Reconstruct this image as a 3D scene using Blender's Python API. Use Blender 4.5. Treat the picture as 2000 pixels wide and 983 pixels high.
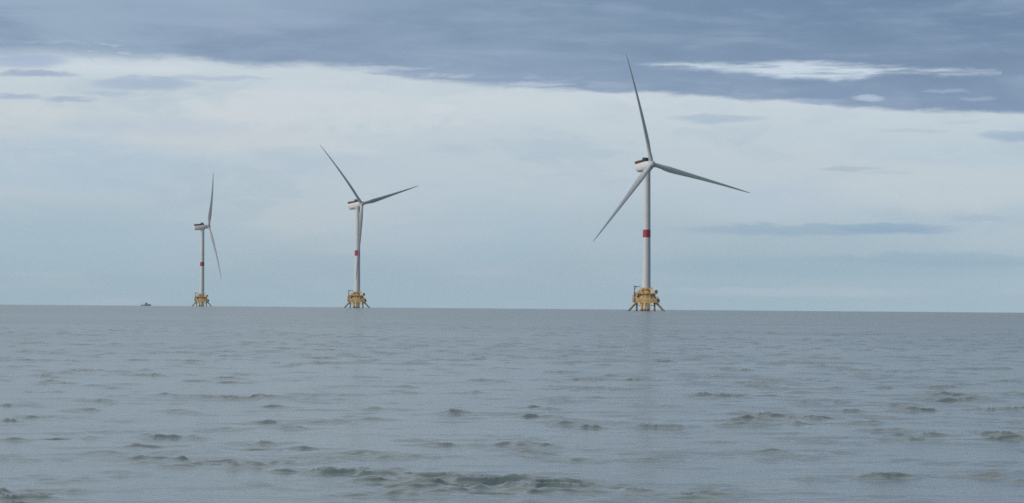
import bpy, bmesh, math, random
import numpy as np
from mathutils import Vector, Matrix

for o in list(bpy.data.objects):
    bpy.data.objects.remove(o)
SC = bpy.context.scene
COL = SC.collection
R = math.radians
RE = 6.371e6                     # the sea really curves: the far turbines stand close to the horizon line
EYE = 2.3                        # eye height in a small boat

# ------------------------------------------------------------------ camera
FPX = 5600.0                     # focal length in pixels of the 2000 px wide photograph
cd = bpy.data.cameras.new('camera')
cd.sensor_width = 36.0
cd.lens = 36.0 * FPX / 2000.0
cd.clip_start = 0.5
cd.clip_end = 60000
cam = bpy.data.objects.new('camera', cd)
COL.objects.link(cam)
PITCH, ROLL = R(1.092), R(0.458)
fwd = Vector((0, math.cos(PITCH), math.sin(PITCH)))
up0 = Vector((0, -math.sin(PITCH), math.cos(PITCH)))
rt0 = Vector((1, 0, 0))
rt = rt0 * math.cos(ROLL) + up0 * math.sin(ROLL)
up = up0 * math.cos(ROLL) - rt0 * math.sin(ROLL)
mw = Matrix((rt, up, -fwd)).transposed().to_4x4()
mw.translation = (0, 0, EYE)
cam.matrix_world = mw
SC.camera = cam

# ------------------------------------------------------------------ render settings
SC.view_settings.view_transform = 'Standard'
SC.view_settings.look = 'None'
SC.view_settings.exposure = 0.0
SC.view_settings.gamma = 1.0
SC.view_settings.use_curve_mapping = False
SC.render.engine = 'CYCLES'
SC.cycles.use_denoising = False
SC.cycles.max_bounces = 6
SC.cycles.volume_bounces = 1
SC.cycles.filter_width = 1.6
SC.render.film_transparent = False

# ------------------------------------------------------------------ sun (behind thin cloud, from the left)
SUN_EL, SUN_AZ = R(24), R(241)
sd = bpy.data.lights.new('sun', 'SUN')
sd.energy = 1.5
sd.angle = R(10)
sd.color = (1.0, 0.95, 0.88)
sun = bpy.data.objects.new('sun', sd)
COL.objects.link(sun)
sdir = Vector((math.sin(SUN_AZ) * math.cos(SUN_EL), math.cos(SUN_AZ) * math.cos(SUN_EL), math.sin(SUN_EL)))
sun.rotation_euler = sdir.to_track_quat('Z', 'Y').to_euler()
sun.location = sdir * 300


# ------------------------------------------------------------------ node helper
class NT:
    def __init__(self, tree):
        self.t = tree
        self.n = tree.nodes
        self.l = tree.links

    def put(self, sock, v):
        if isinstance(v, bpy.types.NodeSocket):
            self.l.new(v, sock)
        elif isinstance(v, (tuple, list)) and len(v) == 3 and sock.type == 'RGBA':
            sock.default_value = (*v, 1)
        else:
            sock.default_value = v

    def m(self, op, a, b=None, c=None, clamp=False):
        n = self.n.new('ShaderNodeMath')
        n.operation = op
        n.use_clamp = clamp
        for i, v in enumerate((a, b, c)):
            if v is not None:
                self.put(n.inputs[i], v)
        return n.outputs[0]

    def add(self, a, b): return self.m('ADD', a, b)
    def sub(self, a, b): return self.m('SUBTRACT', a, b)
    def mul(self, a, b): return self.m('MULTIPLY', a, b)

    def sstep(self, x, lo, hi, a=0.0, b=1.0):
        n = self.n.new('ShaderNodeMapRange')
        n.interpolation_type = 'SMOOTHSTEP'
        n.clamp = True
        for k, v in zip((0, 1, 2, 3, 4), (x, lo, hi, a, b)):
            self.put(n.inputs[k], v)
        return n.outputs[0]

    def mix(self, f, a, b):
        n = self.n.new('ShaderNodeMix')
        n.data_type = 'RGBA'
        self.put(n.inputs[0], f)
        self.put(n.inputs[6], a)
        self.put(n.inputs[7], b)
        return n.outputs[2]

    def vec(self, x, y, z=0.0):
        n = self.n.new('ShaderNodeCombineXYZ')
        for i, v in enumerate((x, y, z)):
            self.put(n.inputs[i], v)
        return n.outputs[0]

    def noise(self, vec, scale=1.0, detail=4.0, rough=0.55, dist=0.0, dim='3D'):
        n = self.n.new('ShaderNodeTexNoise')
        n.noise_dimensions = dim
        self.put(n.inputs['Vector'], vec)
        n.inputs['Scale'].default_value = scale
        n.inputs['Detail'].default_value = detail
        n.inputs['Roughness'].default_value = rough
        n.inputs['Distortion'].default_value = dist
        return n.outputs[0]

    def curve(self, x, x0, x1, y0, y1, pts):
        n = self.n.new('ShaderNodeFloatCurve')
        f = self.m('DIVIDE', self.sub(x, x0), x1 - x0, clamp=True)
        self.put(n.inputs['Value'], f)
        c = n.mapping.curves[0]
        q = [((px - x0) / (x1 - x0), (py - y0) / (y1 - y0)) for px, py in pts]
        while len(c.points) < len(q):
            c.points.new(0.5, 0.5)
        for p, (a, b) in zip(c.points, q):
            p.location = (a, b)
            p.handle_type = 'AUTO_CLAMPED'
        n.mapping.extend = 'HORIZONTAL'
        n.mapping.update()
        return self.add(self.mul(n.outputs[0], y1 - y0), y0)


def lin(r, g, b):
    return tuple(((c / 255) / 12.92 if c / 255 <= 0.04045 else ((c / 255 + 0.055) / 1.055) ** 2.4) for c in (r, g, b))


# ------------------------------------------------------------------ sky: clear air below a dark cloud deck
W = bpy.data.worlds.new('World')
SC.world = W
W.use_nodes = True
W.node_tree.nodes.clear()
g = NT(W.node_tree)
STR = 0.1
sky = g.n.new('ShaderNodeTexSky')
sky.sky_type = 'NISHITA'
sky.sun_disc = False
sky.sun_elevation = SUN_EL
sky.sun_rotation = SUN_AZ
sky.altitude = 0
sky.air_density = 1.0
sky.dust_density = 2.0
sky.ozone_density = 1.5
tc = g.n.new('ShaderNodeTexCoord')
sep = g.n.new('ShaderNodeSeparateXYZ')
g.l.new(tc.outputs['Generated'], sep.inputs[0])
DX, DY, DZ = sep.outputs
az = g.m('ARCTAN2', DX, DY)
U = g.add(g.mul(az, FPX / 1000), 1.0)             # 1 unit = 10.2 degrees of azimuth
V = g.add(g.mul(g.m('ARCSINE', DZ), FPX / 1000), 0.0)


def hor(px): return 603 + (px - 1000) * 0.008
def uv(px, py): return px / 1000, (hor(px) - py) / 1000


nz_big = g.noise(g.vec(g.mul(U, 1.3), g.mul(V, 5.0), 3.1), 1.0, 3, 0.5)
nz_streak = g.noise(g.vec(g.mul(U, 3.0), g.mul(V, 26.0), 7.7), 1.0, 6, 0.6, 0.4)
nz_fine = g.noise(g.vec(g.mul(U, 11.0), g.mul(V, 60.0), 1.7), 1.0, 6, 0.62, 0.6)
nz_soft = g.noise(g.vec(g.mul(U, 2.2), g.mul(V, 9.0), 12.3), 1.0, 5, 0.55, 0.3)
nz_puff = g.noise(g.vec(g.mul(U, 7.0), g.mul(V, 17.0), 21.3), 1.0, 6, 0.62, 0.5)
cb, cs, cf, co, cp = (g.sub(n, 0.5) for n in (nz_big, nz_streak, nz_fine, nz_soft, nz_puff))

# open sky under the deck
low = lin(164, 188, 202)
mid = lin(191, 206, 217)
hi = lin(201, 213, 221)
vv = g.add(V, g.add(g.mul(co, 0.16), g.mul(cb, 0.16)))
open_col = g.mix(g.sstep(vv, 0.02, 0.28), low, mid)
open_col = g.mix(g.sstep(vv, 0.22, 0.42), open_col, hi)
# faint bluish and pale greyish veils
open_col = g.mix(g.sstep(g.add(nz_soft, g.mul(cs, 0.5)), 0.52, 0.78, 0.0, 0.5), open_col, lin(172, 192, 211))
open_col = g.mix(g.sstep(g.add(nz_big, g.mul(cs, 0.35)), 0.5, 0.72, 0.0, 0.5), open_col, lin(197, 206, 212))
open_col = g.mix(g.sstep(U, 1.2, 2.0, 0.0, 0.25), open_col, lin(176, 202, 216))
mott = g.sstep(g.add(nz_puff, g.add(g.mul(cs, 0.35), g.mul(co, 0.5))), 0.50, 0.72)
mott = g.mul(mott, g.mul(g.sstep(V, 0.16, 0.30), g.sstep(U, 1.9, 0.9, 0.35, 1.0)))
open_col = g.mix(g.mul(mott, 0.55), open_col, lin(214, 221, 225))
blue = g.mul(g.sstep(g.add(nz_puff, g.mul(co, -0.9)), 0.5, 0.7), g.sstep(V, 0.02, 0.2, 0.3, 1.0))
open_col = g.mix(g.mul(blue, 0.4), open_col, lin(170, 192, 209))
# some of the real sky gradient comes through the veil
sky_gain = g.n.new('ShaderNodeMix')
sky_gain.data_type = 'RGBA'
sky_gain.blend_type = 'MULTIPLY'
sky_gain.inputs[0].default_value = 1.0
g.l.new(sky.outputs[0], sky_gain.inputs[6])
sky_gain.inputs[7].default_value = (STR, STR, STR, 1)
open_col = g.mix(0.92, sky_gain.outputs[2], open_col)


def blob(px, py, hw, hh, tilt=0.0, warp=1.0):
    """soft streaky patch of cloud, direction of the sky in photograph-like units"""
    u0, v0 = uv(px, py)
    a = g.m('DIVIDE', g.sub(U, u0), hw / 1000)
    dv = g.sub(g.sub(V, v0), g.mul(g.sub(U, u0), -tilt))
    b = g.m('DIVIDE', g.add(dv, g.add(g.mul(cf, 0.016 * warp), g.mul(cp, 0.022 * warp))), hh / 1000)
    q = g.add(g.mul(a, a), g.mul(b, b))
    q = g.add(q, g.add(g.mul(cp, 1.1 * warp), g.mul(cf, 0.9 * warp)))
    return g.sstep(q, 0.1, 1.25, 1.0, 0.0)


col = open_col
for px, py, hw, hh, s, c in (
        (1400, 237, 100, 8, .55, (150, 173, 196)), (1655, 337, 70, 5, .5, (150, 168, 185)),
        (1730, 347, 50, 4, .3, (150, 168, 185)), (1580, 456, 270, 12, .5, (138, 168, 192)),
        (1750, 453, 130, 12, .5, (135, 165, 192)), (1975, 276, 75, 12, .6, (140, 163, 195)),
        (1870, 245, 50, 5, .3, (150, 172, 195)), (1780, 264, 80, 5, .25, (150, 172, 195)),
        (1900, 435, 70, 6, .3, (150, 172, 190)), (1650, 528, 420, 26, .3, (140, 172, 192)),
        (1850, 515, 260, 16, .35, (138, 170, 192)), (1560, 575, 300, 12, .3, (185, 200, 208)),
        (120, 330, 300, 60, .55, (172, 193, 211)), (130, 470, 420, 70, .4, (163, 190, 205)), (900, 470, 300, 60, .35, (166, 191, 207)), (420, 262, 220, 50, .5, (205, 211, 216)),
        (640, 330, 160, 30, .35, (183, 198, 213)), (560, 215, 260, 40, .5, (209, 216, 220)), (480, 275, 260, 26, .35, (200, 207, 212)),
        (1000, 215, 180, 28, .35, (204, 214, 218)), (855, 215, 45, 12, .5, (212, 218, 224)),
        (60, 235, 110, 26, .35, (205, 212, 214)), (1850, 375, 300, 50, .5, (200, 209, 214)), (1500, 400, 250, 40, .3, (183, 199, 213)),
        (300, 255, 220, 22, .3, (176, 193, 212)), (1480, 330, 260, 40, .25, (196, 205, 212))):
    col = g.mix(g.mul(blob(px, py, hw, hh), s), col, lin(*c))

# dark stratus deck: its lower edge as a function of azimuth
edge_pts = [(-3, .46), (-1, .47), (-.3, .462), (0, .470), (.2, .472), (.32, .470), (.45, .460), (.7, .455), (.85, .436), (1.0, .425),
            (1.2, .418), (1.5, .405), (1.65, .393), (1.8, .383), (2.0, .379), (2.4, .385), (3.2, .42), (5, .44)]
edge = g.curve(U, -3, 5, .3, .6, edge_pts)
amp = g.curve(U, -3, 5, 0, 1, [(-3, .6), (0, .5), (.3, .5), (.6, .5), (1, .42), (1.6, .38), (2, .32), (5, .4)])
wob = g.add(g.mul(cs, 0.06), g.add(g.mul(cp, 0.055), g.mul(cf, 0.03)))
dv = g.add(g.sub(V, edge), g.mul(wob, amp))
wid = g.curve(U, -3, 5, 0, .1, [(-3, .04), (0, .03), (.35, .018), (.7, .012), (1, .009), (1.5, .007), (2, .007), (5, .02)])
deck = g.sstep(dv, g.mul(wid, -0.5), wid)
# pale fringe right below the deck
col = g.mix(g.mul(g.sstep(dv, -0.07, 0.0), 0.35), col, lin(204, 216, 224))
deck_col = g.mix(g.sstep(U, 0.0, 1.9), lin(150, 171, 193), lin(110, 136, 165))
deck_col = g.mix(g.sstep(V, 0.40, 0.60, 0.55, 0.0), deck_col, lin(144, 163, 189))
deck_col = g.mix(g.sstep(g.add(g.add(nz_streak, g.mul(co, 0.9)), g.mul(cf, 0.2)), 0.42, 0.8, 0.0, 0.5), deck_col, lin(158, 177, 199))
deck_col = g.mix(g.sstep(g.add(nz_soft, g.mul(cs, 0.6)), 0.5, 0.25, 0.0, 0.5), deck_col, lin(114, 136, 164))
deck_col = g.mix(g.mul(g.sstep(nz_puff, 0.5, 0.8), 0.25), deck_col, lin(160, 178, 200))

# unseen cloud overhead and behind, toned to shape the light: bright sunward, dark elsewhere
p = g.vec(g.m('DIVIDE', DX, g.add(g.m('MAXIMUM', DZ, 0.0), 0.15)), g.m('DIVIDE', DY, g.add(g.m('MAXIMUM', DZ, 0.0), 0.15)), 0)
ov = g.noise(p, 1.3, 5, 0.55)
side = g.sstep(g.add(g.add(DX, g.mul(DY, -0.4)), g.mul(g.sub(ov, .5), .6)), -0.6, 0.8, 1.0, 0.0)
over = g.mix(side, (0.075, 0.10, 0.145), (0.60, 0.66, 0.71))
deck_col = g.mix(g.sstep(V, 0.64, 1.5), deck_col, over)
col = g.mix(deck, col, deck_col)

# the bright slit in the deck on the right
slit_c = g.curve(U, 1, 2.2, .4, .5, [(1, .478), (1.24, .473), (1.4, .469), (1.55, .463), (1.66, .4605), (1.8, .460), (1.96, .456), (2.2, .45)])
slit_h = g.curve(U, 1, 2.2, 0, .04, [(1, 0), (1.215, 0), (1.26, .004), (1.35, .007), (1.45, .010), (1.55, .017), (1.63, .017), (1.72, .009), (1.8, .006), (1.9, .005), (1.97, .0), (2.2, 0)])
sd_ = g.m('ABSOLUTE', g.add(g.sub(V, slit_c), g.add(g.mul(cf, 0.022), g.mul(cp, 0.022))))
slit = g.sstep(g.sub(slit_h, sd_), -0.005, 0.0105)
nz_thread = g.noise(g.vec(g.mul(U, 6.0), g.mul(g.add(V, g.mul(cp, 0.01)), 150.0), 5.5), 1.0, 5, 0.6, 0.8)
slit = g.mul(slit, g.sstep(g.add(nz_thread, g.mul(cp, .5)), 0.34, 0.56, 0.25, 1.0))
slit = g.mul(slit, g.m('GREATER_THAN', slit_h, 0.0008))
col = g.mix(slit, col, lin(200, 215, 227))
# ragged pale breaks along the underside of the deck
frag = g.sstep(g.add(nz_fine, g.add(g.mul(cs, 0.7), g.mul(cp, 0.4))), 0.56, 0.70)
band = g.mul(g.sstep(dv, -0.002, 0.012), g.sstep(dv, 0.05, 0.02))
col = g.mix(g.mul(g.mul(frag, band), g.sstep(U, 0.7, 1.25, 0.55, 0.08)), col, lin(192, 206, 220))
# loose scraps: pale gaps in the deck, dark shreds below it
for px, py, hw, hh, s, c in (
        (1692, 199, 36, 6, .65, (190, 207, 222)), (1840, 190, 50, 4, .35, (175, 193, 213)), (1900, 203, 40, 4, .35, (175, 193, 213)),
        (1045, 171, 75, 6, .6, (195, 207, 220)), (290, 134, 190, 12, .6, (203, 215, 225)), (250, 145, 160, 10, .6, (208, 218, 225)), (740, 140, 110, 4, .5, (190, 204, 220)),
        (180, 152, 110, 10, .4, (200, 212, 222)), (1210, 24, 60, 14, .3, (150, 168, 195)), (520, 52, 240, 12, .3, (160, 175, 203)),
        (70, 155, 100, 7, .75, (152, 170, 196)), (280, 172, 120, 14, .7, (160, 178, 203)), (430, 160, 110, 5, .5, (165, 182, 205)),
        (30, 198, 70, 7, .7, (160, 177, 200)), (140, 202, 60, 6, .6, (155, 173, 197)), (210, 190, 60, 6, .4, (165, 182, 205)),
        (775, 151, 70, 6, .7, (155, 172, 197)), (1100, 184, 60, 4, .3, (170, 187, 207)), (1590, 204, 75, 5, .55, (160, 178, 205)),
        (50, 132, 90, 16, .7, (160, 178, 207))):
    col = g.mix(g.mul(blob(px, py, hw, hh, 0.0), s), col, lin(*c))
# below the horizon: water-coloured
col = g.mix(g.sstep(V, -0.3, -0.02), lin(95, 110, 122), col)
inv = g.n.new('ShaderNodeMix')
inv.data_type = 'RGBA'
inv.blend_type = 'DIVIDE'
inv.inputs[0].default_value = 1.0
g.l.new(col, inv.inputs[6])
inv.inputs[7].default_value = (STR, STR, STR, 1)
bg = g.n.new('ShaderNodeBackground')
bg.inputs[1].default_value = STR
g.l.new(inv.outputs[2], bg.inputs[0])
wo = g.n.new('ShaderNodeOutputWorld')
g.l.new(bg.outputs[0], wo.inputs[0])


# ------------------------------------------------------------------ materials
def new_mat(name):
    m = bpy.data.materials.new(name)
    m.use_nodes = True
    b = m.node_tree.nodes['Principled BSDF']
    return m, NT(m.node_tree), b


def paint(name, base, dirt, scale=(0.5, 0.5, 0.12), amount=0.5, rough=0.45, lo=0.5, hi_=0.8):
    m, h, b = new_mat(name)
    t = h.n.new('ShaderNodeTexCoord')
    mp = h.n.new('ShaderNodeMapping')
    h.l.new(t.outputs['Object'], mp.inputs['Vector'])
    mp.inputs['Scale'].default_value = scale
    n1 = h.noise(mp.outputs[0], 1.0, 6, 0.62)
    n2 = h.noise(mp.outputs[0], 0.31, 3, 0.5)
    f = h.mul(h.sstep(h.add(n1, h.mul(h.sub(n2, .5), .8)), lo, hi_), amount)
    h.put(b.inputs['Base Color'], h.mix(f, base, dirt))
    h.put(b.inputs['Roughness'], h.add(h.mul(n1, 0.25), rough - 0.12))
    return m


M_TOWER = paint('tower paint', (0.68, 0.69, 0.71), (0.44, 0.43, 0.42), amount=0.35)
M_BLADE = paint('blade paint', (0.62, 0.64, 0.66), (0.45, 0.45, 0.45), amount=0.3)
M_NAC = paint('nacelle paint', (0.78, 0.76, 0.74), (0.5, 0.48, 0.44), amount=0.3)
M_RED = paint('red paint', (0.40, 0.03, 0.07), (0.22, 0.04, 0.04), amount=0.6)
M_REDSHADE = paint('shaded red paint', (0.16, 0.03, 0.03), (0.08, 0.03, 0.03), amount=0.6)  # red of the roof parapet, with its shade put into the colour
M_DARK = paint('dark metal', (0.035, 0.035, 0.04), (0.07, 0.05, 0.04), amount=0.5)
M_YEL = paint('yellow steel paint', (0.88, 0.61, 0.26), (0.50, 0.29, 0.13), (0.6, 0.6, 0.25), 0.8, 0.55, 0.42, 0.72)
M_OCH = paint('ochre steel paint', (0.72, 0.47, 0.20), (0.32, 0.19, 0.09), (0.6, 0.6, 0.25), 0.8, 0.6, 0.42, 0.72)
M_CREAM = paint('pale yellow paint', (0.80, 0.64, 0.36), (0.40, 0.27, 0.12), (0.6, 0.6, 0.25), 0.7, 0.55, 0.5, 0.8)
M_WET = paint('weedy wet steel', (0.22, 0.15, 0.06), (0.05, 0.05, 0.03), (0.6, 0.6, 0.5), 0.9, 0.4, 0.4, 0.65)
M_LEG = paint('dark weathered steel', (0.42, 0.30, 0.14), (0.04, 0.04, 0.035), (0.6, 0.6, 0.5), 0.9, 0.5, 0.4, 0.65)
M_GALV = paint('galvanised steel', (0.22, 0.22, 0.21), (0.12, 0.10, 0.08), amount=0.6)
M_HULL = paint('boat hull paint', (0.28, 0.31, 0.35), (0.06, 0.06, 0.07), amount=0.5)
M_CABIN = paint('boat cabin paint', (0.38, 0.40, 0.42), (0.2, 0.2, 0.2), amount=0.5)


# ------------------------------------------------------------------ mesh helpers
def link(name, bm_or_me, mat, parent=None, smooth=True):
    if isinstance(bm_or_me, bmesh.types.BMesh):
        me = bpy.data.meshes.new(name)
        bmesh.ops.recalc_face_normals(bm_or_me, faces=bm_or_me.faces)
        bm_or_me.to_mesh(me)
        bm_or_me.free()
        for m in (mat if isinstance(mat, (list, tuple)) else [mat]):
            me.materials.append(m)
        if smooth:
            me.polygons.foreach_set('use_smooth', [True] * len(me.polygons))
            try:
                me.set_sharp_from_angle(angle=R(40))
            except Exception:
                pass
    else:
        me = bm_or_me
    o = bpy.data.objects.new(name, me)
    COL.objects.link(o)
    if parent:
        o.parent = parent
    return o


def box(bm, c, s, rot=None, bev=0.0, mi=0):
    v0 = set(bm.verts)
    r = bmesh.ops.create_cube(bm, size=1.0)
    vs = r['verts']
    bmesh.ops.scale(bm, vec=s, verts=vs)
    if bev:
        es = list({e for v in vs for e in v.link_edges})
        bmesh.ops.bevel(bm, geom=es, offset=bev, segments=2, affect='EDGES', profile=0.5)
        vs = [v for v in bm.verts if v not in v0]
    if rot is not None:
        bmesh.ops.rotate(bm, verts=vs, cent=(0, 0, 0), matrix=rot)
    bmesh.ops.translate(bm, vec=c, verts=vs)
    if mi:
        for f in {f for v in vs for f in v.link_faces}:
            f.material_index = mi


def rings(bm, rr, cap=True):
    """skin a list of rings of equal count"""
    L = [[bm.verts.new(p) for p in ring] for ring in rr]
    n = len(L[0])
    for a, b in zip(L, L[1:]):
        for i in range(n):
            bm.faces.new((a[i], a[(i + 1) % n], b[(i + 1) % n], b[i]))
    if cap:
        bm.faces.new(L[0][::-1])
        bm.faces.new(L[-1])


def tube(bm, a, b, r0, r1=None, n=12):
    a, b = Vector(a), Vector(b)
    r1 = r0 if r1 is None else r1
    d = (b - a).normalized()
    x = d.orthogonal().normalized()
    y = d.cross(x)
    rr = []
    for c, r in ((a, r0), (b, r1)):
        rr.append([c + (x * math.cos(2 * math.pi * i / n) + y * math.sin(2 * math.pi * i / n)) * r for i in range(n)])
    rings(bm, rr)


def lathe(bm, prof, n=32, axis='z'):
    rr = []
    for r, z in prof:
        ring = []
        for i in range(n):
            t = 2 * math.pi * i / n
            c, s = r * math.cos(t), r * math.sin(t)
            ring.append((c, s, z) if axis == 'z' else (z, c, s))
        rr.append(ring)
    rings(bm, rr)


# ------------------------------------------------------------------ sea: one curved sheet with real waves, out past the horizon
def at_sea(px, py):
    d = FPX * EYE / (py - hor(px))
    return (px - 1000) / FPX * d, d


WAVELETS = []
for px, py, wpx, ha, wl, tn in (
        (35, 709, 45, .12, 1.5, 5), (95, 696, 45, .10, 1.6, 3), (490, 782, 130, .15, 1.7, -2), (620, 774, 40, .07, 1.1, 0), (697, 776, 45, .08, 1.1, -3),
        (905, 773, 35, .06, 1.0, 0), (1570, 714, 60, .14, 1.7, -2), (1690, 728, 110, .11, 1.6, 6), (1115, 691, 75, .11, 1.8, 4), (1420, 742, 80, .09, 1.2, 0),
        (1235, 747, 190, .07, 1.1, 3), (1530, 756, 75, .08, 1.2, -3), (1095, 660, 30, .15, 2.2, 0), (1150, 651, 40, .12, 2.2, 0), (1470, 664, 60, .13, 2.2, 0),
        (1320, 657, 60, .11, 2.2, 3), (640, 713, 50, .08, 1.5, 2), (790, 716, 90, .09, 1.5, 3), (340, 906, 90, .11, 1.1, 6), (230, 930, 80, .08, .9, 3),
        (470, 911, 110, .10, 1.0, 0), (600, 903, 90, .07, .9, 4), (715, 895, 80, .10, 1.0, 3), (40, 901, 80, .08, 1.0, 4), (270, 898, 130, .06, .9, 5),
        (860, 935, 120, .12, 1.0, 5), (950, 950, 190, .15, 1.5, 4), (1060, 942, 120, .10, 1.1, -4), (1010, 965, 200, .09, .9, 3), (740, 975, 80, .07, .8, -4), (640, 928, 70, .07, .9, 8),
        (1320, 972, 120, .12, 1.0, -5), (1160, 955, 150, .07, .9, 2), (740, 928, 90, .09, .9, 6), (530, 948, 90, .07, .9, 5), (720, 945, 60, .06, .8, 6),
        (1150, 832, 70, .08, 1.0, 0), (520, 870, 60, .06, .9, 4), (460, 876, 60, .05, .9, 3), (1490, 888, 110, .07, .9, -3), (1320, 897, 100, .06, .8, 0),
        (1390, 955, 60, .06, .8, -3), (1060, 883, 120, .06, .9, -4), (1780, 845, 60, .05, .9, 0), (1520, 903, 50, .05, .7, 0), (1780, 905, 60, .04, .8, 3),
        (130, 822, 60, .05, 1.0, 2), (240, 828, 50, .05, 1.0, 0), (300, 775, 60, .05, 1.0, 0), (110, 735, 60, .07, 1.2, 0), (480, 640, 40, .13, 2.5, 0),
        (220, 626, 60, .16, 3.0, 0), (720, 683, 60, .09, 1.8, 0), (850, 816, 40, .05, .9, 0), (1100, 832, 50, .06, 1.0, 0), (540, 830, 40, .05, 1, 0)):
    x_, d_ = at_sea(px, py)
    WAVELETS.append((x_, d_, wpx / FPX * d_, ha, wl, tn))


def make_sea():
    rng = np.random.default_rng(11)
    near = np.geomspace(1.5, 29, 30)[:-1]
    fine = np.concatenate([np.geomspace(29, 420, int(math.log(420 / 29) / 0.0014))[:-1], np.geomspace(420, 700, 160)[:-1]])
    far = np.geomspace(700, 9000, int(math.log(9000 / 700) / 0.0075))
    r = np.concatenate([near, fine, far])
    a_in = np.linspace(R(-14), R(14), 760)
    a_out = np.linspace(R(14), R(346), 90)[1:-1]
    th = np.concatenate([a_in, a_out])
    nr, nt = len(r), len(th)
    dth = np.diff(np.concatenate([th, [th[0] + 2 * math.pi]]))
    RR, TT = np.meshgrid(r, th, indexing='ij')
    X = RR * np.sin(TT)
    Y = RR * np.cos(TT)
    drow = np.gradient(r)
    cell = np.maximum(drow[:, None], r[:, None] * dth[None, :])
    # slowly varying patchiness (gusts and calmer lanes)
    P = np.zeros_like(X)
    for i in range(14):
        lam = rng.uniform(14, 70)
        d = rng.uniform(0, 2 * math.pi)
        P += np.sin((X * math.cos(d) + Y * math.sin(d)) * 2 * math.pi / lam + rng.uniform(0, 6.28))
    P /= math.sqrt(7)
    patch = np.clip(np.exp(0.35 * P - 0.06), 0.5, 1.9)
    # short wave packets: calm skin between them
    Q = np.zeros_like(X)
    for i in range(22):
        lam = math.exp(rng.uniform(math.log(1.6), math.log(8)))
        d = rng.uniform(0, 2 * math.pi)
        att = np.clip((lam / cell - 2.0) / 3.0, 0, 1)
        Q += att * np.sin((X * math.cos(d) + Y * math.sin(d)) * 2 * math.pi / lam + rng.uniform(0, 6.28))
    Q /= math.sqrt(11)
    pack = np.clip(0.70 * np.exp(1.0 * Q - 0.5), 0.2, 3.6) * patch
    # livelier groups of wavelets where the photograph shows them: (x, distance, half width, strength, depth)
    for wx, wd, hw, ha, wl, tn in WAVELETS:
        j0, j1 = np.searchsorted(r, [wd - 5 * wl, wd + 5 * wl])
        c_, s_ = math.cos(R(tn)), math.sin(R(tn))
        ux = (X[j0:j1] - wx) * c_ + (Y[j0:j1] - wd) * s_
        uy = -(X[j0:j1] - wx) * s_ + (Y[j0:j1] - wd) * c_
        pack[j0:j1] += ha * 22 * np.exp(-(ux / hw) ** 2 - (uy / (1.1 * wl)) ** 2)
    pack = np.minimum(pack, 5.2)
    Z = np.zeros_like(X)
    DXX = np.zeros_like(X)
    DYY = np.zeros_like(X)
    N = 190
    lams = np.exp(np.linspace(math.log(0.18), math.log(12), N)) * rng.uniform(.97, 1.03, N)
    main = R(-104)                                   # travelling towards the boat, a little to the left
    for lam in lams:
        k = 2 * math.pi / lam
        spread = 1.25 if lam < 1.2 else (0.75 if lam < 3 else 0.42)
        d = main + rng.normal() * spread
        # slope per component: broad hump around 2-5 m chop
        s = 0.0098 * math.exp(-((math.log(lam) - math.log(0.6)) / 0.85) ** 2 / 2) + 0.0007
        A = s / k
        att = np.clip((lam / cell - 2.6) / 2.6, 0, 1)
        rows = np.where(att.max(axis=1) > 0)[0]
        if not len(rows):
            continue
        e = rows.max() + 1
        ph = k * (X[:e] * math.cos(d) + Y[:e] * math.sin(d)) + rng.uniform(0, 6.28)
        w = att[:e] * (pack[:e] if lam < 3 else (patch[:e] if lam < 7 else 1.0)) * A
        Z[:e] += w * np.cos(ph)
        sn = np.sin(ph) * w * 1.1
        DXX[:e] -= sn * math.cos(d)
        DYY[:e] -= sn * math.sin(d)
    # sharpen crests, flatten troughs
    sig = Z[:1500].std()
    Z = Z + 0.16 * (Z * Z / sig - sig) * (np.abs(Z) < 4 * sig)
    X2, Y2 = X + DXX, Y + DYY
    Z2 = Z - (X * X + Y * Y) / (2 * RE)
    co = np.stack([X2, Y2, Z2], -1).reshape(-1, 3)
    co = np.vstack([co, [[0, 0, 0]]]).astype(np.float32)
    i0 = (np.arange(nr - 1)[:, None] * nt + np.arange(nt)[None, :])
    i1 = (np.arange(nr - 1)[:, None] * nt + (np.arange(nt)[None, :] + 1) % nt)
    quads = np.stack([i0, i0 + nt, i1 + nt, i1], -1).reshape(-1, 4)
    tri = np.stack([np.full(nt, nr * nt), np.arange(nt), (np.arange(nt) + 1) % nt], -1)
    nq = len(quads)
    me = bpy.data.meshes.new('sea')
    me.vertices.add(len(co))
    me.vertices.foreach_set('co', co.ravel())
    loops = np.concatenate([quads.ravel(), tri.ravel()]).astype(np.int32)
    me.loops.add(len(loops))
    me.loops.foreach_set('vertex_index', loops)
    ls = np.concatenate([np.arange(nq) * 4, nq * 4 + np.arange(nt) * 3]).astype(np.int32)
    me.polygons.add(len(ls))
    me.polygons.foreach_set('loop_start', ls)
    me.polygons.foreach_set('use_smooth', np.ones(len(ls), dtype=bool))
    me.update(calc_edges=True)
    me.validate()
    if me.polygons[nq // 2].normal.z < 0:
        me.flip_normals()
    return me


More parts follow.
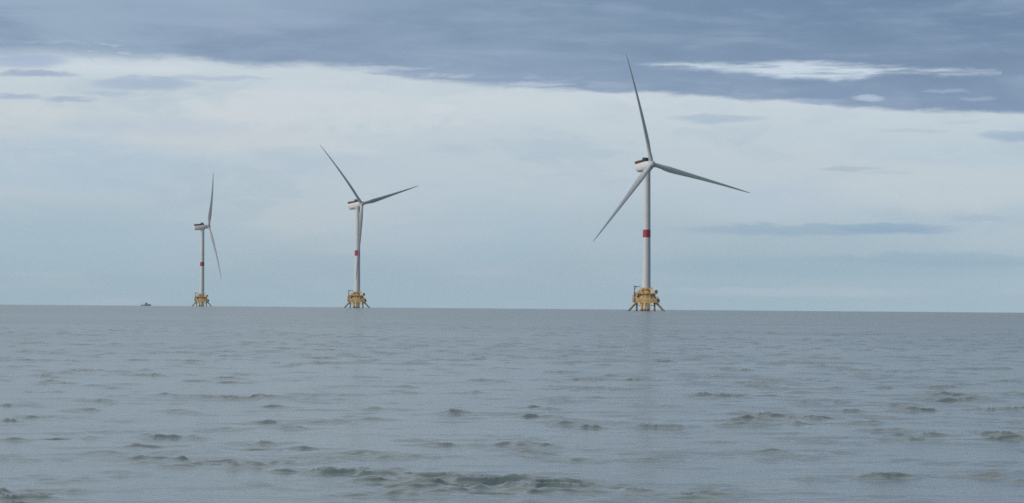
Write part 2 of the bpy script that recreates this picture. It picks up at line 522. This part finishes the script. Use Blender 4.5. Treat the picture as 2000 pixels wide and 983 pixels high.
def sea_material():
    m, h, b = new_mat('sea water')
    geo = h.n.new('ShaderNodeNewGeometry')
    pos = geo.outputs['Position']
    mp = h.n.new('ShaderNodeMapping')
    h.l.new(pos, mp.inputs['Vector'])
    mp.inputs['Rotation'].default_value = (0, 0, R(14))
    mp.inputs['Scale'].default_value = (0.8, 1.0, 1.0)
    r1 = h.noise(mp.outputs[0], 4.5, 4, 0.6, 0.5)
    r2 = h.noise(mp.outputs[0], 0.55, 4, 0.55, 0.3)
    big = h.noise(mp.outputs[0], 0.02, 4, 0.6)
    hgt = h.add(h.mul(r1, 0.05), h.mul(r2, 0.10))
    bp = h.n.new('ShaderNodeBump')
    bp.inputs['Strength'].default_value = 0.30
    bp.inputs['Distance'].default_value = 1.0
    h.put(bp.inputs['Height'], hgt)
    h.l.new(bp.outputs[0], b.inputs['Normal'])
    h.put(b.inputs['Base Color'], h.mix(h.sstep(big, .35, .7), (0.105, 0.150, 0.150), (0.115, 0.158, 0.160)))
    ln = h.n.new('ShaderNodeVectorMath')
    ln.operation = 'LENGTH'
    h.l.new(pos, ln.inputs[0])
    # open water out by the turbines is more wind-ruffled than the water close in
    ruff = h.sstep(h.m('LOGARITHM', ln.outputs['Value'], 10.0), 1.6, 3.1, 0.0, 0.075)
    h.put(b.inputs['Roughness'], h.add(h.sstep(big, .3, .7, 0.13, 0.17), ruff))
    b.inputs['IOR'].default_value = 1.333
    return m


sea_me = make_sea()
sea_me.materials.append(sea_material())
sea = link('sea', sea_me, None)
sea['kind'] = 'structure'
sea['label'] = 'grey green choppy open sea reaching the horizon'

# ------------------------------------------------------------------ haze over the water
HAZE = 1.6e-5
if HAZE:
    bm = bmesh.new()
    bmesh.ops.create_cube(bm, size=1.0)
    bmesh.ops.scale(bm, vec=(19000, 19000, 215), verts=bm.verts)
    bmesh.ops.translate(bm, vec=(0, 0, 195 - 107.5), verts=bm.verts)
    hm = bpy.data.materials.new('haze')
    hm.use_nodes = True
    hm.node_tree.nodes.clear()
    hv = hm.node_tree.nodes.new('ShaderNodeVolumePrincipled')
    hv.inputs['Color'].default_value = (0.90, 0.94, 1.0, 1)
    hv.inputs['Density'].default_value = HAZE
    ho = hm.node_tree.nodes.new('ShaderNodeOutputMaterial')
    hm.node_tree.links.new(hv.outputs[0], ho.inputs['Volume'])
    hz = link('haze', bm, hm, smooth=False)
    hz['kind'] = 'stuff'
    hz['label'] = 'thin pale sea haze'

# ------------------------------------------------------------------ wind turbine meshes (metres, z = 0 at the waterline)
HUB_Z = 98.0
ROT = 76.0
NAC_Z = HUB_Z - 0.6
TW0, TW1 = 15.6, HUB_Z - 3.6


def tower_r(z): return 2.85 + (2.2 - 2.85) * (z - TW0) / (TW1 - TW0)


PROTO = {}


def proto(key, fn, mat):
    bm = bmesh.new()
    fn(bm)
    o = link(key, bm, mat)
    me = o.data
    bpy.data.objects.remove(o)
    PROTO[key] = me
    return me


def m_tower(bm):
    prof = [(tower_r(TW0) + .22, TW0), (tower_r(TW0) + .22, TW0 + .35), (tower_r(TW0), TW0 + .36)]
    for z in np.linspace(TW0 + 1, TW1, 40):
        prof.append((tower_r(z), float(z)))
    lathe(bm, prof, 48)


def m_band(bm):
    z0, z1 = 49.5, 54.7
    lathe(bm, [(tower_r(z0) + .02, z0), (tower_r(z0) + .05, z0 + .03), (tower_r(z1) + .05, z1 - .03), (tower_r(z1) + .02, z1)], 48)


def m_flange(bm):
    for z in (66.0,):
        lathe(bm, [(tower_r(z) + .01, z), (tower_r(z) + .06, z + .05), (tower_r(z) + .06, z + .3), (tower_r(z) + .01, z + .35)], 48)


def nac_section(x, w, zt, zb, n=28):
    """rounded section in the y-z plane, flatter on top and rounder below"""
    ring = []
    for i in range(n):
        t = 2 * math.pi * i / n
        c, s = math.cos(t), math.sin(t)
        ex = 0.42 if s > 0 else 0.75
        y = math.copysign(abs(c) ** (0.42 if s > 0 else 0.6), c) * w
        z = abs(s) ** ex * (zt if s > 0 else zb)
        ring.append((x, y, z if s > 0 else -z))
    return ring


def m_nacelle(bm):     # local x = upwind, origin on the tower axis at hub height
    sec = [(-10.4, 2.6, 1.7, 2.2), (-10.2, 3.25, 2.1, 3.0), (-9.4, 3.5, 2.3, 3.45), (-4, 3.6, 2.4, 3.6), (0, 3.6, 2.4, 3.6),
           (2.4, 3.4, 2.35, 3.3), (4.0, 2.9, 2.2, 2.7), (5.0, 2.35, 2.0, 2.2)]
    rings(bm, [nac_section(*s) for s in sec])
    # yaw collar
    bm2 = []
    n = 32
    rr = []
    for r_, z in ((2.6, -3.9), (2.75, -3.2), (2.6, -2.6)):
        rr.append([(r_ * math.cos(2 * math.pi * i / n), r_ * math.sin(2 * math.pi * i / n), z) for i in range(n)])
    rings(bm, rr)


def m_parapet(bm):     # red walled hoist platform on the rear roof
    for y in (-3.3, 3.3):
        box(bm, (-6.2, y, 3.05), (8.0, .16, 1.7), bev=.04)
    box(bm, (-10.15, 0, 3.05), (.16, 6.4, 1.7), bev=.04)
    box(bm, (-2.25, 0, 2.95), (.16, 6.4, 1.5), bev=.04)
    box(bm, (-6.2, 0, 2.36), (7.7, 6.3, .12))


def m_cooler(bm):      # dark cooler block with fins and mast
    box(bm, (-.3, 0, 3.6), (2.9, 5.6, 2.6), bev=.15)
    box(bm, (1.5, 0, 3.0), (1.2, 4.6, 1.5), bev=.12)
    for y in np.linspace(-2.6, 2.6, 9):
        box(bm, (-.3, float(y), 4.97), (2.6, .12, .22))
    tube(bm, (-.9, 2.0, 4.8), (-.9, 2.0, 6.3), .07, .05, 8)
    tube(bm, (-.9, -2.0, 4.8), (-.9, -2.0, 6.3), .07, .05, 8)


def m_hub(bm):         # origin at the rotor centre, local x = upwind
    prof = [(1.9, -2.3), (2.15, -1.9), (2.35, -.9), (2.4, 0), (2.3, .8), (2.0, 1.6), (1.5, 2.2), (.85, 2.6), (.2, 2.72)]
    lathe(bm, prof, 36, 'x')
    for k in range(3):
        a = 2 * math.pi * k / 3
        tube(bm, (0, 0, 0), (0, 2.75 * math.cos(a), 2.75 * math.sin(a)), 1.72, 1.62, 28)


def m_blade(pitch, dt, bow):
    """span along local z, x = upwind, y = tangential"""
    def fn(bm):
        st = [(1.9, 2.9, 1.0), (3.2, 2.9, 1.0), (5, 2.95, .92), (8, 3.6, .68), (11, 4.35, .48), (14, 4.6, .38), (18, 4.4, .32),
              (23, 3.95, .28), (29, 3.45, .25), (36, 2.95, .22), (44, 2.45, .2), (52, 2.0, .18), (60, 1.6, .17), (67, 1.2, .16),
              (72, .85, .15), (75, .5, .14), (76, .12, .14)]
        rr = []
        n = 26
        for r_, ch, tk in st:
            tw = 16 * max(0.0, 1 - (r_ - 3) / 55) ** 1.6
            be = R(pitch + tw)
            q = r_ / ROT
            off = dt * q + 4 * bow * q * (1 - q)
            cen = 0.5 if tk > .9 else 0.5 - (0.9 - tk) / 0.9 * 0.2
            if r_ > 6:
                ch *= 0.9 - 0.12 * q
            ring = []
            for i in range(n):
                t = 2 * math.pi * i / n
                if tk > .9:
                    cx, cz = math.cos(t) * .5 + .5, math.sin(t) * .5 * tk
                else:
                    cx = math.cos(t) * .5 + .5
                    yt = 5 * tk * (0.2969 * math.sqrt(max(cx, 0)) - .126 * cx - .3516 * cx ** 2 + .2843 * cx ** 3 - .1015 * cx ** 4)
                    blend = min(1, max(0, (tk - .45) / .45))
                    yt = yt * (1 - blend) + blend * tk * math.sqrt(max(0, .25 - (cx - .5) ** 2))
                    cz = math.copysign(yt, math.sin(t)) + .03 * (1 - blend) * math.sin(math.pi * cx)
                c_, z_ = (cx - cen) * ch, cz * ch
                y = c_ * math.cos(be) + z_ * math.sin(be)
                x = -c_ * math.sin(be) + z_ * math.cos(be)
                ring.append((x + off, y, r_))
            rr.append(ring)
        rings(bm, rr)
    return fn


# --- yellow pile-cap foundation (x right, y away from the boat)
def m_cap(bm):
    box(bm, (.3, 0, 7.3), (13.0, 9.6, 3.2), bev=.25)
    for x in np.linspace(-5.8, 6.4, 10):
        for y in (-4.86, 4.86):
            box(bm, (float(x), y, 7.3), (.22, .24, 2.3))
    for y in np.linspace(-4.2, 4.2, 7):
        for x in (-6.26, 6.86):
            box(bm, (x, float(y), 7.3), (.24, .22, 2.3))
    box(bm, (.3, 0, 5.6), (13.8, 10.2, .3), bev=.05)


def m_house(bm):       # sloped steel can between cap and tower with stiffeners
    n = 8
    def oct_(rx, ry, z): return [(.1 + rx * math.cos(2 * math.pi * (i + .5) / n), ry * math.sin(2 * math.pi * (i + .5) / n), z) for i in range(n)]
    rings(bm, [oct_(6.6, 5.2, 8.86), oct_(6.6, 5.2, 9.6), oct_(6.0, 4.9, 11.6)])
    for i in range(n):
        a = 2 * math.pi * (i + .5) / n
        tube(bm, (.1 + 6.65 * math.cos(a), 5.25 * math.sin(a), 9.0), (.1 + 6.05 * math.cos(a), 4.95 * math.sin(a), 11.55), .22, .22, 8)


def m_deck(bm):
    box(bm, (0, 0, 11.8), (14.6, 11.4, .34), bev=.06)
    for x in np.linspace(-6.6, 6.6, 7):
        box(bm, (float(x), 0, 11.5), (.22, 11.0, .3))
    for y in (-5.45, 5.45):
        box(bm, (0, y, 11.5), (14.4, .22, .36))


def railing(bm, x0, x1, y0, y1, z, h=1.15):
    for zz in (h, h * .55):
        for a, b in (((x0, y0), (x1, y0)), ((x1, y0), (x1, y1)), ((x1, y1), (x0, y1)), ((x0, y1), (x0, y0))):
            tube(bm, (*a, z + zz), (*b, z + zz), .05, .05, 6)
    for x in np.arange(x0, x1 + .01, (x1 - x0) / max(1, round((x1 - x0) / 1.6))):
        for y in (y0, y1):
            tube(bm, (float(x), y, z), (float(x), y, z + h), .05, .05, 6)
    for y in np.arange(y0, y1 + .01, (y1 - y0) / max(1, round((y1 - y0) / 1.6)))[1:-1]:
        for x in (x0, x1):
            tube(bm, (x, float(y), z), (x, float(y), z + h), .05, .05, 6)


def m_deck_rail(bm): railing(bm, -7.2, 7.2, -5.6, 5.6, 11.97)


def m_collar(bm):      # transition piece under the tower with flared arms
    lathe(bm, [(2.9, 11.9), (2.9, 12.2), (2.95, 15.0), (3.1, 15.2), (3.1, 15.58)], 40)
    lathe(bm, [(2.96, 13.6), (3.12, 13.65), (3.12, 13.9), (2.96, 13.95)], 40)


def m_walk(bm):        # ring walkway round the tower foot
    n = 32
    rr = []
    for r_, z in ((2.98, 14.5), (4.2, 14.5), (4.2, 14.66), (2.98, 14.66)):
        rr.append([(r_ * math.cos(2 * math.pi * i / n), r_ * math.sin(2 * math.pi * i / n), z) for i in range(n)])
    rings(bm, rr, cap=False)


def m_walk_rail(bm):
    n = 20
    pts = [(4.12 * math.cos(2 * math.pi * i / n), 4.12 * math.sin(2 * math.pi * i / n)) for i in range(n)]
    for i in range(n):
        a, b = pts[i], pts[(i + 1) % n]
        tube(bm, (*a, 14.66), (*a, 15.8), .05, .05, 6)
        for z in (15.8, 15.25):
            tube(bm, (*a, z), (*b, z), .05, .05, 6)


def m_arm(bm):         # one raking strut; placed by rotation about z (built along +x,+y quadrant)
    tube(bm, (2.3, -1.9, 15.0), (5.7, -4.4, 11.95), .75, .8, 12)
    tube(bm, (5.6, -4.4, 12.2), (6.0, -4.7, 11.9), .8, .8, 12)


def column(x, y, r_, z1=5.8):
    def fn(bm):
        tube(bm, (x, y, -7), (x, y, 1.3), r_, r_, 20)
        for f in bm.faces:
            f.material_index = 1
        tube(bm, (x, y, 1.3), (x, y, z1), r_ - .02, r_ - .02, 20)
        tube(bm, (x, y, 4.8), (x, y, 5.55), r_ + .15, r_ + .15, 20)
    return fn


def leg(sx, sy):
    def fn(bm):
        a, b = Vector((sx * 6.0, sy * 3.6, 6.4)), Vector((sx * 11.75, sy * 6.4, .15))
        d = (b - a)
        tube(bm, b, a + d * 2.0, .70, .70, 18)
        for f in bm.faces:
            f.material_index = 1
        tube(bm, a, b, .68, .68, 18)
        tube(bm, a + d * -.05, a + d * .22, .92, .92, 18)
    return fn


def m_davit(bm):
    tube(bm, (-7.9, -4.2, 5.6), (-7.9, -4.2, 16.9), .38, .32, 14)
    tube(bm, (-7.9, -4.2, 11.6), (-7.9, -4.2, 12.6), .62, .62, 14)
    box(bm, (-7.0, -4.2, 11.2), (1.8, .3, .4))


def m_boom(bm):
    tube(bm, (-8.6, -4.2, 16.6), (-3.9, -4.2, 16.35), .26, .18, 10)
    tube(bm, (-7.9, -4.2, 14.6), (-6.1, -4.2, 16.4), .16, .16, 8)
    tube(bm, (-4.2, -4.2, 16.3), (-4.2, -4.2, 14.6), .05, .05, 6)
    box(bm, (-4.2, -4.2, 14.5), (.35, .35, .5), bev=.05)
    box(bm, (-7.3, -4.2, 16.3), (1.0, .7, .6), bev=.06)


def m_box_dark(bm):
    box(bm, (6.65, -3.6, 11.05 + 1.9), (1.9, 2.6, 2.3), bev=.08)
    for z in (12.4, 12.9, 13.4):
        box(bm, (6.65, -4.93, z), (1.5, .08, .16))


def m_box_pale(bm):
    box(bm, (-4.6, -3.2, 12.98), (2.5, 2.2, 2.0), bev=.08)
    box(bm, (-4.6, -3.2, 14.02), (2.7, 2.4, .1))


def m_side(bm):        # left-hand access platform on brackets with a landing ladder
    box(bm, (-7.7, -1.5, 9.3), (3.2, 6.0, .28), bev=.05)
    box(bm, (-7.4, -1.5, 6.1), (3.2, 5.0, .28), bev=.05)
    for y in (-4.3, 1.3):
        tube(bm, (-9.1, y, 9.2), (-5.5, y, 6.0), .28, .28, 10)
        tube(bm, (-9.1, y, 5.9), (-9.1, y, 11.0), .22, .22, 10)
        tube(bm, (-6.4, y, 5.9), (-6.4, y, 11.6), .3, .3, 10)
    box(bm, (-7.6, -2.6, 10.3), (2.0, 3.0, 1.8), bev=.08)
    box(bm, (-7.8, -2.4, 7.5), (2.3, 2.6, 2.5), bev=.1)


def m_landing(bm):     # right-hand boat landing: bumper tubes, rungs and a stair stringer
    for y in (-4.0, -2.2):
        tube(bm, (8.1, y, 4.6), (8.1, y, 8.4), .32, .32, 12)
        tube(bm, (8.1, y, 8.3), (6.2, y, 9.2), .26, .26, 10)
        tube(bm, (8.1, y, 4.7), (6.4, y, 6.2), .26, .26, 10)
    for z in np.linspace(4.9, 8.2, 10):
        tube(bm, (8.1, -4.0, float(z)), (8.1, -2.2, float(z)), .07, .07, 6)


def m_stair(bm):
    for y in (-5.2, -4.3):
        tube(bm, (4.3, y - .2, 9.9), (8.2, y - .2, 5.3), .24, .24, 10)
    for i in range(12):
        f = i / 11
        box(bm, (4.3 + 3.9 * f, -4.95, 9.95 - 4.6 * f), (.4, .95, .08))
    box(bm, (8.4, -4.95, 5.2), (1.6, 1.5, .3), bev=.04)
    box(bm, (7.4, -4.0, 9.2), (1.2, 1.2, 1.6), bev=.06)


def m_tank(bm):
    lathe(bm, [(.2, 6.1), (.8, 6.15), (.95, 6.4), (.95, 8.0), (.8, 8.25), (.2, 8.3)], 20)
    bmesh.ops.translate(bm, vec=(8.05, 1.2, -.1), verts=bm.verts)


def m_brace(bm):       # horizontal and diagonal bracing between the columns
    for y in (-3.4, 3.4):
        tube(bm, (-6.3, y, 3.9), (6.0, y, 3.9), .2, .2, 10)


def m_ladder(bm):
    for x in (.75, 1.35):
        tube(bm, (x + 1.4, -4.98, .2), (x + 1.4, -4.98, 12), .09, .09, 8)
    for z in np.arange(.5, 11.8, .4):
        tube(bm, (2.15, -4.98, float(z)), (2.75, -4.98, float(z)), .05, .05, 6)


proto('tower', m_tower, M_TOWER)
proto('red_band', m_band, M_RED)
proto('flange_ring', m_flange, M_TOWER)
proto('nacelle', m_nacelle, M_NAC)
proto('roof_parapet', m_parapet, M_REDSHADE)
proto('roof_cooler', m_cooler, M_DARK)
proto('hub', m_hub, M_BLADE)
proto('pile_cap', m_cap, M_YEL)
proto('support_can', m_house, M_OCH)
proto('deck', m_deck, M_OCH)
proto('railing', m_deck_rail, M_YEL)
proto('collar', m_collar, M_YEL)
proto('walkway', m_walk, M_OCH)
proto('walkway_railing', m_walk_rail, M_OCH)
proto('strut', m_arm, M_CREAM)
proto('davit_crane', m_davit, M_GALV)
proto('boom', m_boom, M_GALV)
proto('equipment_box', m_box_dark, M_DARK)
proto('pale_box', m_box_pale, M_CREAM)
proto('access_platform', m_side, M_YEL)
proto('boat_landing', m_landing, M_GALV)
proto('stair', m_stair, M_CREAM)
proto('tank', m_tank, M_DARK)
proto('brace', m_brace, M_OCH)
proto('ladder', m_ladder, M_CREAM)
COLS = [(-2.9, -3.6, 1.0, M_OCH), (1.5, -3.6, 1.15, M_OCH), (-.85, -4.2, .95, M_CREAM), (-6.3, -3.4, .6, M_LEG), (5.6, -3.4, .65, M_LEG),
        (-2.9, 3.6, 1.0, M_OCH), (1.5, 3.6, 1.15, M_OCH), (-6.3, 3.4, .6, M_LEG), (5.6, 3.4, .65, M_LEG)]
for i, (x, y, r_, m_) in enumerate(COLS):
    proto('column%d' % i, column(x, y, r_), [m_, M_WET])
LEGS = [(-1, -1), (1, -1), (-1, 1), (1, 1)]
for i, (sx, sy) in enumerate(LEGS):
    proto('leg%d' % i, leg(sx, sy), [M_LEG, M_WET])


def turbine(label, x, dist, yaw, phase, tilt, over, dt, pitch, bow=1.5):
    root = bpy.data.objects.new('wind_turbine', None)
    COL.objects.link(root)
    root.empty_display_size = 5
    zb = -(x * x + dist * dist) / (2 * RE)
    root.location = (x, dist, zb)
    root['label'] = label
    root['category'] = 'wind turbine'
    root['group'] = 'offshore wind turbines standing in the sea'
    root.rotation_euler = (0, 0, -math.atan2(x, dist))      # foundations show the boat the same side
    rz = Matrix.Rotation(math.atan2(x, dist), 4, 'Z')

    def part(key, parent=root, name=None, mat=None):
        o = link(name or key, PROTO[key], None, parent)
        if mat is not None:
            o.matrix_basis = mat
        return o
    tw = part('tower')
    part('red_band', tw)
    part('flange_ring', tw)
    # nacelle frame: local x = upwind axis
    ax = Vector((math.sin(yaw) * math.cos(tilt), -math.cos(yaw) * math.cos(tilt), math.sin(tilt)))
    h_ = Vector((math.cos(yaw), math.sin(yaw), 0))
    v_ = ax.cross(h_) * -1
    if v_.z < 0:
        v_ = -v_
    y_ = v_.cross(ax)
    fr = Matrix((ax, y_, v_)).transposed().to_4x4()
    fr.translation = (0, 0, HUB_Z)
    fr = rz @ fr
    na = part('nacelle', mat=fr)
    part('roof_parapet', na)
    part('roof_cooler', na)
    key = 'blade%g' % pitch
    bm = bmesh.new()
    m_blade(pitch, dt, bow)(bm)
    o = link('blade', bm, M_BLADE)
    bme = o.data
    bpy.data.objects.remove(o)
    rot0 = None
    for k in range(3):
        a = phase + k * 2 * math.pi / 3
        e = h_ * math.cos(a) + v_ * math.sin(a)
        t_ = e.cross(ax)
        mb = Matrix((ax, t_, e)).transposed().to_4x4()
        mb.translation = Vector((0, 0, HUB_Z)) + ax * over
        mb = rz @ mb
        if k == 0:
            # hub: its arms sit along the blade spans
            hb = Matrix((ax, e, ax.cross(e))).transposed().to_4x4()
            hb.translation = Vector((0, 0, HUB_Z)) + ax * over
            part('hub', mat=rz @ hb)
        b = link('blade', bme, None, root)
        b.matrix_basis = mb
    part('pile_cap')
    part('support_can')
    dk = part('deck')
    part('railing', dk)
    part('collar')
    wk = part('walkway')
    part('walkway_railing', wk, 'railing')
    for sx, sy in LEGS:
        part('strut', mat=Matrix.Diagonal((sx, -sy, 1, 1)))
    for i in range(len(COLS)):
        part('column%d' % i, name='column')
    for i in range(len(LEGS)):
        part('leg%d' % i, name='raked_leg')
    cr = part('davit_crane')
    part('boom', cr)
    part('equipment_box')['label'] = 'dark equipment box on the right side of the deck'
    part('pale_box', name='equipment_box')['label'] = 'pale equipment box on the left side of the deck'
    part('access_platform')
    part('boat_landing')
    part('stair')
    part('tank')
    part('brace')
    part('ladder')
    return root


turbine('nearest and tallest white wind turbine, three blades spread wide, on an ochre piled base',
        90.4, 1925.5, R(29.1), R(105.8), R(5.9), 5.7, 7.1, 9)
turbine('mid-sized white wind turbine with one blade hanging down in front of its tower',
        -146.7, 2720.7, R(46.7), R(14.9), R(7.0), 5.4, 4.8, 6)
turbine('smallest, farthest white wind turbine turned side-on, two blades showing, near the tiny boat',
        -381.6, 3532.5, R(102.3), R(241.8), R(5.2), 7.3, 6.6, 76)


# ------------------------------------------------------------------ small boat on the horizon
def boat():
    x, d = -561.0, 4400.0
    root = bpy.data.objects.new('motor_boat', None)
    COL.objects.link(root)
    root.location = (x, d, -(x * x + d * d) / (2 * RE))
    root['label'] = 'tiny dark motor boat on the horizon left of the farthest turbine'
    root['category'] = 'boat'
    bm = bmesh.new()
    sec = []
    for X_, w, z0, z1 in ((-7.6, 1.9, -.4, 1.3), (-4, 2.2, -.6, 1.3), (1, 2.2, -.6, 1.5), (4.5, 1.7, -.5, 1.9), (6.6, .9, -.1, 2.2), (7.9, .08, .9, 2.5)):
        sec.append([(X_, -w, z1), (X_, -w * .8, z0 + .35), (X_, 0, z0), (X_, w * .8, z0 + .35), (X_, w, z1), (X_, 0, z1 + .02)])
    rings(bm, sec)
    hull = link('hull', bm, M_HULL, root)
    bm = bmesh.new()
    rr = []
    for z, x0, x1, w in ((1.4, -1.8, 4.2, 1.7), (3.1, -1.4, 3.2, 1.6), (4.2, -1.2, 2.0, 1.45), (4.4, -1.3, 2.1, 1.5)):
        rr.append([(x0, -w, z), (x1, -w * .9, z), (x1, w * .9, z), (x0, w, z)])
    rings(bm, rr)
    cb_ = link('cabin', bm, M_CABIN, root, smooth=False)
    bm = bmesh.new()
    for y in (-1.52, 1.52):
        bm = bmesh.new()
        box(bm, (.45, y, 3.55), (2.6, .1, .7), bev=.03)
        link('window', bm, M_DARK, cb_)
    bm = bmesh.new()
    tube(bm, (-.6, 0, 4.3), (-.8, 0, 7.2), .1, .06, 8)
    tube(bm, (-1.3, 0, 6.0), (-.2, 0, 6.1), .06, .06, 8)
    link('mast', bm, M_GALV, root)
    bm = bmesh.new()
    for y in (-1.9, 1.9):
        tube(bm, (-7.3, y, 2.2), (-2, y, 2.2), .05, .05, 6)
        for X_ in (-7.3, -5.5, -3.7, -2):
            tube(bm, (X_, y, 1.25), (X_, y, 2.2), .05, .05, 6)
    tube(bm, (-7.3, -1.9, 2.2), (-7.3, 1.9, 2.2), .05, .05, 6)
    link('railing', bm, M_GALV, root)
    return root


boat()
